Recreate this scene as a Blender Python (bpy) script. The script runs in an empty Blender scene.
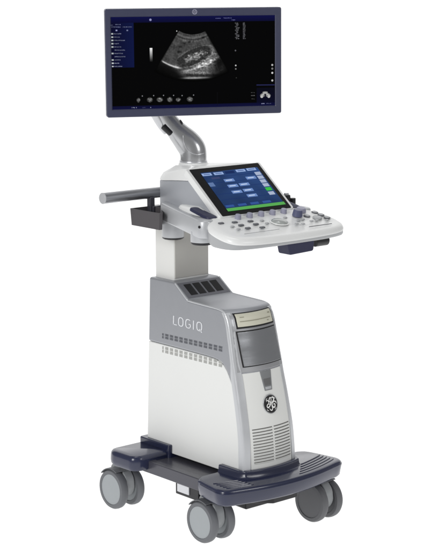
import bpy, bmesh, math, random
from mathutils import Vector, Matrix, noise
random.seed(4)
SC = bpy.context.scene
COL = SC.collection
ROOT = Vector((0, .19, 0))          # base point of the machine, between its casters

# ------------------------------------------------------------------ materials
def mat(name, col, rough=.45, metal=0., coat=0., var=.03, bump=.0, scale=60., spec=.5, stretch=(1, 1, 1)):
    m = bpy.data.materials.new(name); m.use_nodes = True
    nt = m.node_tree; b = nt.nodes['Principled BSDF']
    b.inputs['Metallic'].default_value = metal
    b.inputs['Coat Weight'].default_value = coat
    b.inputs['Coat Roughness'].default_value = .12
    b.inputs['Specular IOR Level'].default_value = spec
    tc = nt.nodes.new('ShaderNodeTexCoord')
    mp = nt.nodes.new('ShaderNodeMapping'); mp.inputs['Scale'].default_value = stretch
    nt.links.new(tc.outputs['Object'], mp.inputs['Vector'])
    n = nt.nodes.new('ShaderNodeTexNoise'); n.inputs['Scale'].default_value = scale; n.inputs['Detail'].default_value = 4
    nt.links.new(mp.outputs['Vector'], n.inputs['Vector'])
    r = nt.nodes.new('ShaderNodeMapRange')
    r.inputs['To Min'].default_value = 1 - var; r.inputs['To Max'].default_value = 1 + var
    nt.links.new(n.outputs['Fac'], r.inputs['Value'])
    mx = nt.nodes.new('ShaderNodeVectorMath'); mx.operation = 'SCALE'
    mx.inputs[0].default_value = col[:3]
    nt.links.new(r.outputs['Result'], mx.inputs['Scale'])
    nt.links.new(mx.outputs['Vector'], b.inputs['Base Color'])
    r2 = nt.nodes.new('ShaderNodeMapRange')
    r2.inputs['To Min'].default_value = max(.02, rough - .06); r2.inputs['To Max'].default_value = rough + .06
    nt.links.new(n.outputs['Fac'], r2.inputs['Value'])
    nt.links.new(r2.outputs['Result'], b.inputs['Roughness'])
    if bump:
        n2 = nt.nodes.new('ShaderNodeTexNoise'); n2.inputs['Scale'].default_value = 900; n2.inputs['Detail'].default_value = 2
        nt.links.new(tc.outputs['Object'], n2.inputs['Vector'])
        bp = nt.nodes.new('ShaderNodeBump'); bp.inputs['Strength'].default_value = bump; bp.inputs['Distance'].default_value = .0006
        nt.links.new(n2.outputs['Fac'], bp.inputs['Height']); nt.links.new(bp.outputs['Normal'], b.inputs['Normal'])
    return m

def emissive_attr(name, strength=1.):
    m = bpy.data.materials.new(name); m.use_nodes = True
    nt = m.node_tree; b = nt.nodes['Principled BSDF']
    b.inputs['Base Color'].default_value = (.001, .001, .001, 1)
    b.inputs['Roughness'].default_value = .6
    b.inputs['Specular IOR Level'].default_value = .02
    a = nt.nodes.new('ShaderNodeVertexColor'); a.layer_name = 'Col'
    nt.links.new(a.outputs['Color'], b.inputs['Emission Color'])
    b.inputs['Emission Strength'].default_value = strength
    return m

def glowing_white(name, e):  # matte white surface with its own added glow, no lamp behind it
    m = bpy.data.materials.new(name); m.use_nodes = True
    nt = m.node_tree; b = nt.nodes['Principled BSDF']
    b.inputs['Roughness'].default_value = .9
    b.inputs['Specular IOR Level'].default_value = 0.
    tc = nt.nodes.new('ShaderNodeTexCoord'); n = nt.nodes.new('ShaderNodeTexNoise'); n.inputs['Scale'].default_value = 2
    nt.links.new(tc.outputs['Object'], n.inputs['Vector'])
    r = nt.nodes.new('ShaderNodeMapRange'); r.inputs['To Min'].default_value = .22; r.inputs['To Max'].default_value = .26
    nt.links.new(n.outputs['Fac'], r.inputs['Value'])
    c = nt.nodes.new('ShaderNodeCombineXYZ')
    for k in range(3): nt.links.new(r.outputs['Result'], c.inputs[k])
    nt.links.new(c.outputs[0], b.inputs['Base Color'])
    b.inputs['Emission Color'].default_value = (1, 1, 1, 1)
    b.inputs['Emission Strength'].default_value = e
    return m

def lin(r, g, b):
    f = lambda v: (v/255/12.92) if v/255 <= .04045 else ((v/255+.055)/1.055)**2.4
    return (f(r), f(g), f(b))

M = dict(
    white=mat('white_plastic', lin(235, 236, 234), .42, var=.012, bump=.08, scale=9),
    console_white=mat('console_white_plastic', lin(240, 241, 240), .35, var=.012, bump=.05, scale=9, coat=.15),
    cover=mat('front_cover_plastic', lin(231, 232, 229), .45, var=.012, bump=.08, scale=9),
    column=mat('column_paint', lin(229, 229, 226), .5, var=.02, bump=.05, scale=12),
    column_front=mat('column_front_grey', lin(198, 196, 190), .5, var=.02, bump=.05, scale=12),  # greyer tone for the front insert of the column
    silver=mat('silver_paint', lin(165, 167, 172), .38, metal=.45, var=.03, bump=.06, scale=30),
    frame=mat('light_silver_paint', lin(204, 206, 209), .34, metal=.45, var=.02, bump=.05, scale=30),
    band=mat('grey_silver_paint', lin(170, 171, 174), .34, metal=.45, var=.02, bump=.05, scale=30),
    dkpanel=mat('grey_vent_panel', lin(120, 121, 127), .5, metal=.3, var=.03, bump=.05),
    flap=mat('brushed_grey_flap', lin(172, 174, 178), .24, metal=.9, var=.02, scale=25, stretch=(1, 1, 14)),
    arm=mat('arm_silver', lin(188, 189, 191), .26, metal=.8, var=.01, scale=6),
    arm_light=mat('arm_light_silver', lin(208, 209, 212), .3, metal=.7, var=.01, scale=6),
    support=mat('support_grey', lin(194, 196, 199), .34, metal=.3, var=.02, bump=.04),
    housing=mat('housing_grey', lin(176, 179, 185), .4, metal=.2, var=.02, bump=.03),
    rim=mat('rim_grey', lin(168, 170, 172), .4, metal=.1, var=.02),
    handle=mat('handle_metal', lin(158, 159, 163), .3, metal=.8, var=.015, scale=8),
    cap=mat('handle_cap_plastic', lin(176, 177, 180), .4, var=.02),
    bezel=mat('bezel_slate', lin(60, 63, 86), .36, var=.03, bump=.04, coat=.15),
    navy=mat('navy_plastic', lin(36, 41, 68), .24, var=.012, bump=.02, scale=6, coat=.35),
    navyd=mat('navy_soft_pad', lin(42, 44, 74), .5, var=.06, bump=.1),
    rail=mat('rail_grey_paint', lin(70, 70, 79), .32, metal=.2, var=.05, coat=.2),
    black=mat('black_plastic', lin(28, 28, 32), .4, var=.08, bump=.1),
    gap=mat('dark_gap', lin(16, 16, 18), .6, var=.05),
    bin=mat('bin_charcoal', lin(78, 75, 78), .5, var=.05, bump=.1),
    tyre=mat('grey_rubber', lin(104, 106, 110), .55, var=.06, bump=.12),
    wheel_shade=mat('shaded_wheel_grey', lin(98, 99, 102), .55, var=.06, bump=.12),  # wheel grey darkened to hold the shade under the tray
    disc=mat('wheel_disc_grey', lin(158, 163, 166), .45, var=.03, bump=.05),
    hood=mat('fork_grey', lin(150, 153, 155), .42, var=.04, bump=.05),
    slot=mat('vent_dark', lin(74, 76, 84), .6, var=.05),
    slot2=mat('vent_grey', lin(150, 150, 146), .6, var=.05),
    slotf=mat('front_vent_shadow', lin(112, 112, 109), .6, var=.05),
    cream=mat('drive_cream', lin(208, 206, 188), .45, var=.02, bump=.05),
    creamd=mat('drive_line', lin(150, 147, 128), .5, var=.02),
    text=mat('lettering_light', lin(226, 228, 232), .4, var=.01),
    logo=mat('emblem_white', lin(238, 238, 236), .3, var=.01),
    ring=mat('emblem_ring', lin(205, 207, 209), .25, metal=.8, var=.02),
    knob=mat('knob_lilac_grey', lin(158, 158, 178), .4, var=.03),
    knobn=mat('knob_navy_grey', lin(92, 96, 126), .35, var=.03),
    btn=mat('button_grey', lin(176, 178, 180), .4, var=.02),
    btnd=mat('button_dark', lin(96, 98, 104), .4, var=.02),
    ball=mat('trackball_grey', lin(168, 172, 170), .2, var=.03, coat=.5),
    glass=mat('black_glass', lin(14, 14, 16), .35, var=.02, spec=.25),
    label=mat('label_white', lin(215, 216, 220), .5, var=.02),
    usb=mat('port_grey', lin(150, 152, 154), .35, metal=.5, var=.03),
    usbd=mat('port_dark', lin(104, 104, 104), .45, var=.03),
    screen=emissive_attr('lit_screen', 1.),
    floor=glowing_white('glowing_white_floor', .98),  # glow added to wash out the shadow under the cart
    backdrop=glowing_white('glowing_white_sweep', 1.0),  # emission added so the sweep stays pure white
)

# ------------------------------------------------------------------ mesh helpers
def finish(name, bm, mats, parent, bevel=0., seg=3, loc=None, smooth=True, angle=32, local=False):
    if not isinstance(mats, (list, tuple)): mats = [mats]
    bmesh.ops.recalc_face_normals(bm, faces=bm.faces[:])
    if not local:
        bmesh.ops.translate(bm, verts=bm.verts[:], vec=-ROOT)
    for f in bm.faces: f.smooth = smooth
    me = bpy.data.meshes.new(name); bm.to_mesh(me); bm.free()
    for m in mats: me.materials.append(M[m] if isinstance(m, str) else m)
    o = bpy.data.objects.new(name, me); COL.objects.link(o)
    if parent is not None: o.parent = parent
    if loc is not None: o.location = Vector(loc)
    if bevel:
        b = o.modifiers.new('bevel', 'BEVEL'); b.width = bevel; b.segments = seg
        b.limit_method = 'ANGLE'; b.angle_limit = math.radians(angle); b.harden_normals = True
        b.use_clamp_overlap = True
    elif smooth:
        me.shade_smooth() if False else None
        try: me.set_sharp_from_angle(angle=math.radians(angle))
        except Exception: pass
    return o

def poly(bm, pts, mi=0):
    vs = [bm.verts.new(p) for p in pts]; f = bm.faces.new(vs); f.material_index = mi; return f

def box(bm, c, s, rot=None, mi=0):
    v = []
    for dz in (-.5, .5):
        for dx, dy in ((-.5, -.5), (.5, -.5), (.5, .5), (-.5, .5)):
            p = Vector((dx*s[0], dy*s[1], dz*s[2]))
            if rot is not None: p = rot @ p
            v.append(bm.verts.new(Vector(c)+p))
    for q in ((0, 3, 2, 1), (4, 5, 6, 7), (0, 1, 5, 4), (1, 2, 6, 5), (2, 3, 7, 6), (3, 0, 4, 7)):
        bm.faces.new([v[i] for i in q]).material_index = mi
    return v

def loft(bm, rings, mis=None, cap0=True, cap1=True, closed=True):
    """rings: list of lists of points, equal length"""
    R = [[bm.verts.new(p) for p in r] for r in rings]
    n = len(R[0])
    for i in range(len(R)-1):
        for k in range(n if closed else n-1):
            f = bm.faces.new((R[i][k], R[i][(k+1) % n], R[i+1][(k+1) % n], R[i+1][k]))
            if mis: f.material_index = mis[i]
    if cap0: f = bm.faces.new(R[0][::-1]); f.material_index = mis[0] if mis else 0
    if cap1: f = bm.faces.new(R[-1]); f.material_index = mis[-1] if mis else 0
    return R

def circ(c, r, ax='z', n=32, ry=None, rot=None):
    out = []
    for k in range(n):
        a = 2*math.pi*k/n; u = r*math.cos(a); v = (ry or r)*math.sin(a)
        p = {'z': Vector((u, v, 0)), 'x': Vector((0, u, v)), 'y': Vector((u, 0, v))}[ax]
        if rot is not None: p = rot @ p
        out.append(Vector(c)+p)
    return out

def cyl(bm, c0, c1, r0, r1=None, n=32, mi=0, rim=.0):
    c0 = Vector(c0); c1 = Vector(c1); d = (c1-c0); q = d.to_track_quat('Z', 'Y').to_matrix()
    r1 = r0 if r1 is None else r1
    dn = d.normalized()
    rg = []
    if rim: rg.append(circ(c0, r0-rim, n=n, rot=q)); rg.append(circ(c0+dn*rim, r0, n=n, rot=q))
    else: rg.append(circ(c0, r0, n=n, rot=q))
    if rim: rg.append(circ(c1-dn*rim, r1, n=n, rot=q)); rg.append(circ(c1, r1-rim, n=n, rot=q))
    else: rg.append(circ(c1, r1, n=n, rot=q))
    loft(bm, rg, [mi]*(len(rg)-1))

def prism(bm, pts, axis, a0, a1, mi=0):
    """polygon in the plane normal to axis, pts are 2D"""
    def P(p, t):
        return {'x': (t, p[0], p[1]), 'y': (p[0], t, p[1]), 'z': (p[0], p[1], t)}[axis]
    loft(bm, [[P(p, a0) for p in pts], [P(p, a1) for p in pts]], [mi])

def round_poly(pts, r, n=5):
    out = []
    N = len(pts)
    for i in range(N):
        p = Vector(pts[i]).to_2d() if len(pts[i]) > 2 else Vector(pts[i])
        a = Vector(pts[i-1]); b = Vector(pts[(i+1) % N])
        rr = r[i] if isinstance(r, (list, tuple)) else r
        da = (a-p); db = (b-p)
        t = min(rr, da.length*.45, db.length*.45)
        if t < 1e-5: out.append(p); continue
        s = p+da.normalized()*t; e = p+db.normalized()*t
        for k in range(n+1):
            u = k/n
            out.append((1-u)**2*s+2*u*(1-u)*p+u*u*e)
    return out

def empty(name, loc, parent=None):
    o = bpy.data.objects.new(name, None); o.location = loc; COL.objects.link(o)
    o.empty_display_size = .1
    if parent: o.parent = parent
    return o

def stroke(bm, pts, w, nrm_map, thick, mi=0):
    """flat ribbon with varying width on a surface; pts 2D (+width factor), nrm_map(p2, off)->3D"""
    L = []; Rr = []
    for i, p in enumerate(pts):
        a = Vector(pts[max(0, i-1)][:2]); b = Vector(pts[min(len(pts)-1, i+1)][:2])
        t = (b-a).normalized(); nn = Vector((-t.y, t.x))
        ww = w*(p[2] if len(p) > 2 else 1)
        c = Vector(p[:2]); L.append(c+nn*ww/2); Rr.append(c-nn*ww/2)
    for i in range(len(pts)-1):
        q = [nrm_map(x, thick) for x in (L[i], L[i+1], Rr[i+1], Rr[i])]
        poly(bm, q, mi)

def catmull(pts, n=6):
    out = []
    P = [Vector(p) for p in pts]
    for i in range(len(P)-1):
        p0 = P[max(0, i-1)]; p1 = P[i]; p2 = P[i+1]; p3 = P[min(len(P)-1, i+2)]
        for k in range(n):
            t = k/n
            out.append(.5*((2*p1)+(-p0+p2)*t+(2*p0-5*p1+4*p2-p3)*t*t+(-p0+3*p1-3*p2+p3)*t**3))
    out.append(P[-1]); return out

# ------------------------------------------------------------------ setting: white floor and sweep, with added glow that drowns the cart's shadow
bm = bmesh.new()
W_ = 6.
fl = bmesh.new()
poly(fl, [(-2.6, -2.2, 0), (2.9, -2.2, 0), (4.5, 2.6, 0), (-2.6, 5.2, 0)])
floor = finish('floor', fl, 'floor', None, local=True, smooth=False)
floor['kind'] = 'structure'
# self-glowing white sweep added behind the machine, square to the view
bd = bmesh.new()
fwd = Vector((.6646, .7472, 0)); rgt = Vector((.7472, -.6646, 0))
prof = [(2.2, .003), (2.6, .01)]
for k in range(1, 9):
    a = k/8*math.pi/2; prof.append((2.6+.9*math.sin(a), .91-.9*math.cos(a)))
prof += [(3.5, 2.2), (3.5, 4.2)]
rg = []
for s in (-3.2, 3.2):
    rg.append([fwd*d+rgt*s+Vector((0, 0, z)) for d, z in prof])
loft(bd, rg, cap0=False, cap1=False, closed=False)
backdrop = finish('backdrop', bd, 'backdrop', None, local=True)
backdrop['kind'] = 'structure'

# ------------------------------------------------------------------ the machine
root = empty('ultrasound_machine', ROOT)
root['label'] = 'white, silver and navy wheeled ultrasound scanner with a lit monitor on an arm'
root['category'] = 'ultrasound machine'

# cabinet surface functions (side taper, front curve, front bulge)
def Wd(z): return .111-.0318*(z-.224)
FC = [(.198, -.064), (.226, -.063), (.327, -.056), (.427, -.036), (.523, -.012), (.608, .008), (.66, .020), (.69, .031), (.703, .042)]
def fy(z):
    if z <= FC[0][0]: return FC[0][1]
    for i in range(len(FC)-1):
        if z <= FC[i+1][0]:
            t = (z-FC[i][0])/(FC[i+1][0]-FC[i][0])
            # smooth via catmull on y
            y0 = FC[max(0, i-1)][1]; y1 = FC[i][1]; y2 = FC[i+1][1]; y3 = FC[min(len(FC)-1, i+2)][1]
            return .5*((2*y1)+(-y0+y2)*t+(2*y0-5*y1+4*y2-y3)*t*t+(-y0+3*y1-3*y2+y3)*t**3)
    return FC[-1][1]
BU = .021
def bulge(x, z): return BU*(1-min(1, abs(x)/Wd(z))**2)
def FS(x, z, off=0.): return Vector((x, fy(z)-bulge(x, z)-off, z))

def side_loft(bm, prof, inset=0., nx=16, wmap=None, mi=0, x0=-1., x1=1.):
    """prof list of (y,z,weight of bulge)"""
    rings = []
    for i in range(nx+1):
        s = x0+(x1-x0)*i/nx
        ring = []
        for y, z, w in prof:
            x = s*(Wd(z)-inset)
            ring.append((x, y-w*bulge(x, z), z))
        rings.append(ring)
    loft(bm, rings, [mi]*nx)

front_pts = lambda z0, z1, n, off=0., w=1.: [(fy(z0+(z1-z0)*i/n)+off, z0+(z1-z0)*i/n, w) for i in range(n+1)]

# upper silver cover
bm = bmesh.new()
seam = [(.42, .553, 0), (.25, .553, 0), (.13, .5525, 0), (.085, .551, 0), (.06, .546, 0), (.042, .538, 0), (.027, .524, 0), (.014, .506, 0), (.004, .488, 0)]
top = [(.045, .7095, 1), (.055, .7115, 1), (.08, .7125, .6), (.15, .714, .1), (.217, .716, 0), (.223, .719, 0), (.285, .762, 0), (.292, .765, 0), (.42, .765, 0)]
prof = seam+front_pts(.488, .703, 13)+top
side_loft(bm, prof)
upper = finish('upper_cover', bm, 'silver', root, bevel=.007, seg=4, angle=50)
# lower white shell
bm = bmesh.new()
pr = [(.42, .20, 0), (.42, .552, 0), (.25, .552, 0), (.13, .5515, 0), (.085, .550, 0), (.06, .545, 0), (.043, .537, 0), (.028, .523, 0), (.015, .505, 0), (.004, .487, 0)]
for i in range(11):
    z = .48-(.28)*i/10; pr.append((fy(z)+.019, z, 0))
side_loft(bm, pr, inset=.0015, nx=2)
shell = finish('side_shell', bm, 'white', root, bevel=.003, seg=3, angle=50)
# frame pillars down the front corners
for s in (-1, 1):
    bm = bmesh.new()
    zz = [.203+(.703-.203)*i/26 for i in range(27)]
    rings = []
    for z in zz:
        k = min(1, max(0, (z-.50)/.06)); k = k*k*(3-2*k)
        w = Wd(z)+.0006; xo = s*w; xi = s*(w-.024+.006*k)
        y = fy(z); dp = .021-.009*k
        c = [Vector((xo, y+dp)), Vector((xo, y-.0015)), Vector((xi, y-bulge(xi, z)-.0022)), Vector((xi, y+dp))]
        c = round_poly([(q.x, q.y) for q in c], [.0005, .014-.005*k, .002, .0005], 5)
        rings.append([(q[0], q[1], z) for q in c])
    loft(bm, rings)
    finish('front_frame', bm, 'frame', root, angle=40)
# light strip standing in for the bevel highlight on the silver cover's upper edge
for s in (-1, 1):
    bm = bmesh.new()
    tp = [(.286, .7625), (.255, .7400), (.226, .7195), (.215, .716), (.15, .7140), (.08, .7125), (.056, .7095), (.044, .705), (.036, .697)]
    tp = catmull([Vector(p) for p in tp], 4)
    rgs = []
    for i, p in enumerate(tp):
        t = (tp[min(i+1, len(tp)-1)]-tp[max(0, i-1)]).normalized(); q = Vector((0, t.x, t.y)).to_track_quat('Z', 'Y').to_matrix()
        rr = .0030+.0022*min(1, max(0, (.7-p.y)/.1))
        rgs.append(circ((s*(Wd(p.y)-rr*.80), p.x+.0008, p.y-.0012), rr, n=14, rot=q))
    loft(bm, rgs)
    finish('edge_highlight', bm, 'frame', upper)
# front patches
def patch(name, quad, off, thick, m, parent, nx=12, nz=8, bevel=.0, seg=2, rnd=0):
    """quad: 4 corners in (x,z): TL,TR,BR,BL on the curved front"""
    bm = bmesh.new()
    tl, tr, br, bl = [Vector(q) for q in quad]
    G = {}
    for lay, o in ((0, off), (1, off-thick)):
        for i in range(nx+1):
            for j in range(nz+1):
                u = i/nx; v = j/nz
                p = (tl*(1-u)+tr*u)*(1-v)+(bl*(1-u)+br*u)*v
                G[lay, i, j] = bm.verts.new(FS(p.x, p.y, o))
    for i in range(nx):
        for j in range(nz):
            bm.faces.new([G[0, i, j], G[0, i, j+1], G[0, i+1, j+1], G[0, i+1, j]])
            bm.faces.new([G[1, i, j], G[1, i+1, j], G[1, i+1, j+1], G[1, i, j+1]])
    for i in range(nx):
        for j in (0, nz): bm.faces.new([G[0, i, j], G[0, i+1, j], G[1, i+1, j], G[1, i, j]])
    for j in range(nz):
        for i in (0, nx): bm.faces.new([G[0, i, j], G[0, i, j+1], G[1, i, j+1], G[1, i, j]])
    return finish(name, bm, m, parent, bevel=bevel, seg=seg, angle=50)

cover = patch('front_cover', [(-.0815, .519), (.0815, .519), (.0865, .2), (-.0865, .2)], .0005, .02, 'cover', root, 16, 24, .002, 2)
# silver front panel with drive and flap
fpanel = patch('front_panel', [(-.0875, .699), (.0875, .699), (.095, .522), (-.095, .522)], .002, .012, 'band', root, 16, 14, .002, 2)
patch('drive_recess', [(-.0735, .7005), (.0775, .7005), (.0785, .655), (-.0745, .655)], .0045, .004, 'gap', fpanel)
drive = patch('disc_drive', [(-.0700, .6985), (.0740, .6985), (.0735, .6605), (-.071, .6605)], .0065, .004, 'cream', root, bevel=.0012)
bm = bmesh.new()
for (xa, xb, z, h) in ((-.062, .064, .6765, .0022), (-.06, -.045, .689, .0022), (.055, .066, .690, .0032), (.045, .053, .669, .0022)):
    for q_ in range(8):
        a_ = xa+(xb-xa)*q_/8; b_ = xa+(xb-xa)*(q_+1)/8
        poly(bm, [FS(a_, z+h/2, .0072), FS(b_, z+h/2, .0072), FS(b_, z-h/2, .0072), FS(a_, z-h/2, .0072)])
finish('tray_line', bm, 'creamd', drive, smooth=False)
patch('flap_gap', [(-.0785, .6475), (.0815, .6475), (.0895, .5375), (-.074, .5375)], .0035, .004, 'gap', fpanel)
flap = patch('storage_flap', [(-.0755, .6445), (.0785, .6445), (.0865, .5405), (-.071, .5405)], .0055, .004, 'flap', root, bevel=.0012)

# port notch
port = patch('port_panel', [(-.017, .518), (.030, .518), (.022, .458), (-.009, .458)], .002, .004, 'usb', root, 8, 6, .001)
patch('port_socket', [(-.008, .494), (.021, .494), (.018, .474), (-.006, .474)], .0032, .003, 'usbd', port, 4, 3)
patch('port_latch', [(-.0065, .470), (.018, .470), (.017, .462), (-.0055, .462)], .0036, .003, 'frame', port, 4, 3)

# emblem
LX, LZ, LR = .005, .4165, .0300
def LM(p, off): return FS(LX+p[0]*LR, LZ+p[1]*LR, off)
bm = bmesh.new()
def disc_on(bm, r, off0, off1, mi, n=40, r_in=None):
    ro = [LM((r*math.cos(2*math.pi*k/n), r*math.sin(2*math.pi*k/n)), off1) for k in range(n)]
    lo = [LM((r*math.cos(2*math.pi*k/n), r*math.sin(2*math.pi*k/n)), off0) for k in range(n)]
    loft(bm, [lo, ro], [mi])
disc_on(bm, 1., .000, .0035, 0)
emb = finish('emblem', bm, 'ring', root, bevel=.0006, seg=2)
bm = bmesh.new(); disc_on(bm, .9, .003, .0042, 0)
finish('emblem_disc', bm, 'gap', emb)
bm = bmesh.new()
S = lambda pts, w: stroke(bm, catmull(pts, 6), w, lambda p, o: LM(p, o), .0046, 0)
def S(pts, w):
    pp = [Vector((p[0], p[1], p[2] if len(p) > 2 else 1)) for p in pts]
    stroke(bm, [tuple(q) for q in catmull(pp, 6)], w, lambda p, o: LM(p, o), .0046, 0)
# cursive G and E monogram strokes
S([(.06, .30, .4), (-.10, .20, .8), (-.22, .36, 1.), (-.12, .60, 1.1), (.02, .66, .9), (.08, .48, .9), (-.02, .16, 1.1), (-.22, -.16, 1.2), (-.46, -.30, 1.2), (-.58, -.14, 1.), (-.44, .04, .9), (-.2, .02, .7), (-.04, -.08, .4)], 0.113)
S([(-.62, .30, .3), (-.50, .44, .8), (-.34, .36, 1.), (-.30, .16, .8), (-.38, .04, .4)], 0.101)
S([(-.30, -.40, .4), (-.16, -.60, 1.), (.02, -.62, 1.1), (.12, -.42, 1.), (.04, -.22, .5)], 0.109)
S([(.12, .60, .4), (.30, .66, 1.1), (.46, .50, 1.2), (.38, .28, 1.3), (.18, .12, 1.4), (.04, .06, .6)], 0.134)
S([(.18, .12, .8), (.10, -.10, 1.2), (.20, -.34, 1.4), (.42, -.38, 1.2), (.54, -.20, 1.), (.44, -.04, .9), (.30, -.10, .5)], 0.126)
S([(.36, .14, .4), (.54, .20, 1.), (.70, .10, 1.1), (.74, -.08, .5)], 0.109)
for a_ in (45, 135, 225, 315):
    ca_, sa_ = math.cos(math.radians(a_)), math.sin(math.radians(a_))
    S([(ca_*.74-sa_*.16, sa_*.74+ca_*.16, .3), (ca_*.80, sa_*.80, 1.), (ca_*.74+sa_*.16, sa_*.74-ca_*.16, .3)], .07)
finish('emblem_monogram', bm, 'logo', emb, smooth=False)

# front vent louvres: two columns of twelve slots
bm = bmesh.new()
def vz(x, k):     # rows run level
    return .347-.0094*k
for c, (xa, xb) in enumerate(((-.075, -.001), (.006, .079))):
    for k in range(12):
        z = vz(0, k); n = 6; h = .0031
        up = [FS(xa+(xb-xa)*i/n, z+h/2, .0009) for i in range(n+1)]
        dn = [FS(xa+(xb-xa)*i/n, z-h/2, .0009) for i in range(n+1)]
        for i in range(n): poly(bm, [up[i], dn[i], dn[i+1], up[i+1]])
vent = finish('front_vent', bm, 'slotf', root, smooth=False)
bm = bmesh.new()   # moulded louvre lips under the slots
for xa, xb in ((-.075, -.001), (.006, .079)):
    for k in range(12):
        z = vz(0, k)-.0016; n = 6; rg = []
        for i in range(n+1):
            x = xa+(xb-xa)*i/n
            rg.append([FS(x, z, .0), FS(x, z, .0024), FS(x, z-.0012, .0026), FS(x, z-.0040, .0004), FS(x, z-.0040, -.001)])
        loft(bm, rg)
finish('louvre', bm, 'cover', vent, angle=30)

# side vents in two rows, both sides
def SX(y, z, off, s=-1): return Vector((s*(Wd(z)+off), y, z))
for s in (-1, 1):
    for row, mm, off in ((0, 'slot', .0004), (1, 'slot2', -.0009)):
        bm = bmesh.new()
        for k in range(13):
            yc = .356-.0243*k
            for j in range(4):
                y0 = yc-.0043*j; y1 = y0-.0030
                if k == 0 and j < 2: continue
                if row == 0: za = .5735+.0065*k/12; zb = za+.0165
                else: za = .5265+.0035*k/12; zb = za+.0205
                zm = (za+zb)/2
                for a, b in ((za, zm-.0010), (zm+.0010, zb)):
                    poly(bm, [SX(y0, b, off, s), SX(y1, b, off, s), SX(y1, a, off, s), SX(y0, a, off, s)])
                    rib = [(y1-.0011, 0), (y1-.0011, .0011), (y1-.0003, .0011), (y1-.0003, 0)]
                    loft(bm, [[SX(q[0], z_, off-.0004+q[1], s) for q in rib] for z_ in (a, b)], [1])
        finish('side_vent', bm, [mm, 'silver' if row == 0 else 'white'], upper if row == 0 else shell, smooth=False)

# lettering on the silver side
def LT(p, off):
    u = p[0]/135.; v = p[1]/45.
    y = .2915-u*.1465; z = .6275+v*.0285
    return Vector((-(Wd(z)+off), y, z))
def arcp_(cx, cy, rx, ry, a0, a1, n=20):
    return [(cx+rx*math.copysign(abs(math.cos(math.radians(a0+(a1-a0)*i/n)))**.75, math.cos(math.radians(a0+(a1-a0)*i/n))), cy+ry*math.copysign(abs(math.sin(math.radians(a0+(a1-a0)*i/n)))**.75, math.sin(math.radians(a0+(a1-a0)*i/n)))) for i in range(n+1)]
bm = bmesh.new()
LWD = 4.6
for st in ([(2, 46), (2, 2), (2, .2)], [(.2, 2), (18, 2)], arcp_(36, 23, 10.5, 21.5, 0, 360, 32),
           arcp_(70, 23, 11, 21.5, 48, 312, 26), [(80.5, 6.8), (80.5, 21)], [(82.3, 21), (72, 21)],
           [(94.5, 46), (94.5, 0)], arcp_(121, 23, 11, 21.5, 0, 360, 32), [(121, 10), (133, -5)]):
    stroke(bm, st, LWD, LT, .0006)
finish('lettering', bm, 'text', upper, smooth=False)

# sloping vent panel behind the shelf
sl0 = Vector((0, .2255, .7205)); sl1 = Vector((0, .2835, .7605)); sd = (sl1-sl0); sn = Vector((0, -sd.z, sd.y)).normalized()
def SLP(x, t, off): return Vector((x, 0, 0))+sl0+sd*t+sn*off
bm = bmesh.new()
a = [SLP(x, t, -.002) for x, t in ((-.088, .0), (.088, .0), (.088, 1), (-.088, 1))]
b = [SLP(x, t, .0012) for x, t in ((-.088, .0), (.088, .0), (.088, 1), (-.088, 1))]
loft(bm, [a, b])
vp = finish('vent_panel', bm, 'dkpanel', root, bevel=.001, seg=2)
for i, xc in enumerate((-.055, -.019, .017, .053)):
    bm = bmesh.new()
    w = .014
    a = [SLP(xc+dx, t, .0005) for dx, t in ((-w, .16), (w, .16), (w, .86), (-w, .86))]
    b = [SLP(xc+dx, t, .0020) for dx, t in ((-w, .16), (w, .16), (w, .86), (-w, .86))]
    loft(bm, [a, b], [0])
    for k in range(5):
        x = xc-w+.004+k*.005
        q = [SLP(x+dx, t, .0024) for dx, t in ((-.0008, .2), (.0008, .2), (.0008, .82), (-.0008, .82))]
        poly(bm, q, 1)
    finish('exhaust_grille', bm, ['gap', 'black'], vp, smooth=False)

# ------------------------------------------------------------------ column
bm = bmesh.new()
prism(bm, round_poly([(-.0735, .413), (-.0735, .316), (.0735, .316), (.0735, .413)], .006, 4), 'z', .755, .985)
column = finish('lift_column', bm, 'column', root, angle=50)
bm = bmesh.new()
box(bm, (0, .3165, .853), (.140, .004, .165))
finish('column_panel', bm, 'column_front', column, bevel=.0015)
bm = bmesh.new()
prism(bm, round_poly([(-.076, .42), (-.076, .305), (.076, .305), (.076, .42)], .012, 4), 'z', .938, .985)
finish('column_head', bm, 'white', column, bevel=.004)

# ------------------------------------------------------------------ base: rails, rear foot, front tray, lips
bm = bmesh.new()
for s in (-1, 1):
    box(bm, (s*.186, .20, .171), (.03, .47, .040))
box(bm, (0, .20, .1765), (.35, .46, .022))
chassis = finish('chassis', bm, 'rail', root, bevel=.003)

for s in (-1, 1):
    bm = bmesh.new()
    pts = [(s*.105, .445), (s*.245, .445), (s*.262, .415), (s*.258, .315), (s*.235, .296), (s*.105, .296)]
    pts = round_poly(pts, [.004, .02, .02, .02, .02, .004], 5)
    ctr = Vector((s*.17, .37))
    def ins(p, d):
        v = Vector(p)-ctr; return ctr+v*(1-d/v.length)
    rings = []
    for d, z in ((.006, .163), (.001, .170), (0, .180), (0.001, .196), (.003, .204), (.008, .2095), (.014, .2115)):
        rings.append([(*ins(p, d), z) for p in pts])
    loft(bm, rings)
    finish('rear_foot', bm, 'navy', root, angle=50)
# raised lip round the cabinet, rear and front
def lip(name, poly_out, z0, z1, r=.01):
    bm = bmesh.new(); prism(bm, round_poly(poly_out, r, 4), 'z', z0, z1)
    return finish(name, bm, 'navy', root, bevel=.004, seg=3)
lip('rear_skirt', [(-.124, .445), (-.124, .288), (.124, .288), (.124, .445)], .165, .2295)
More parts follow.
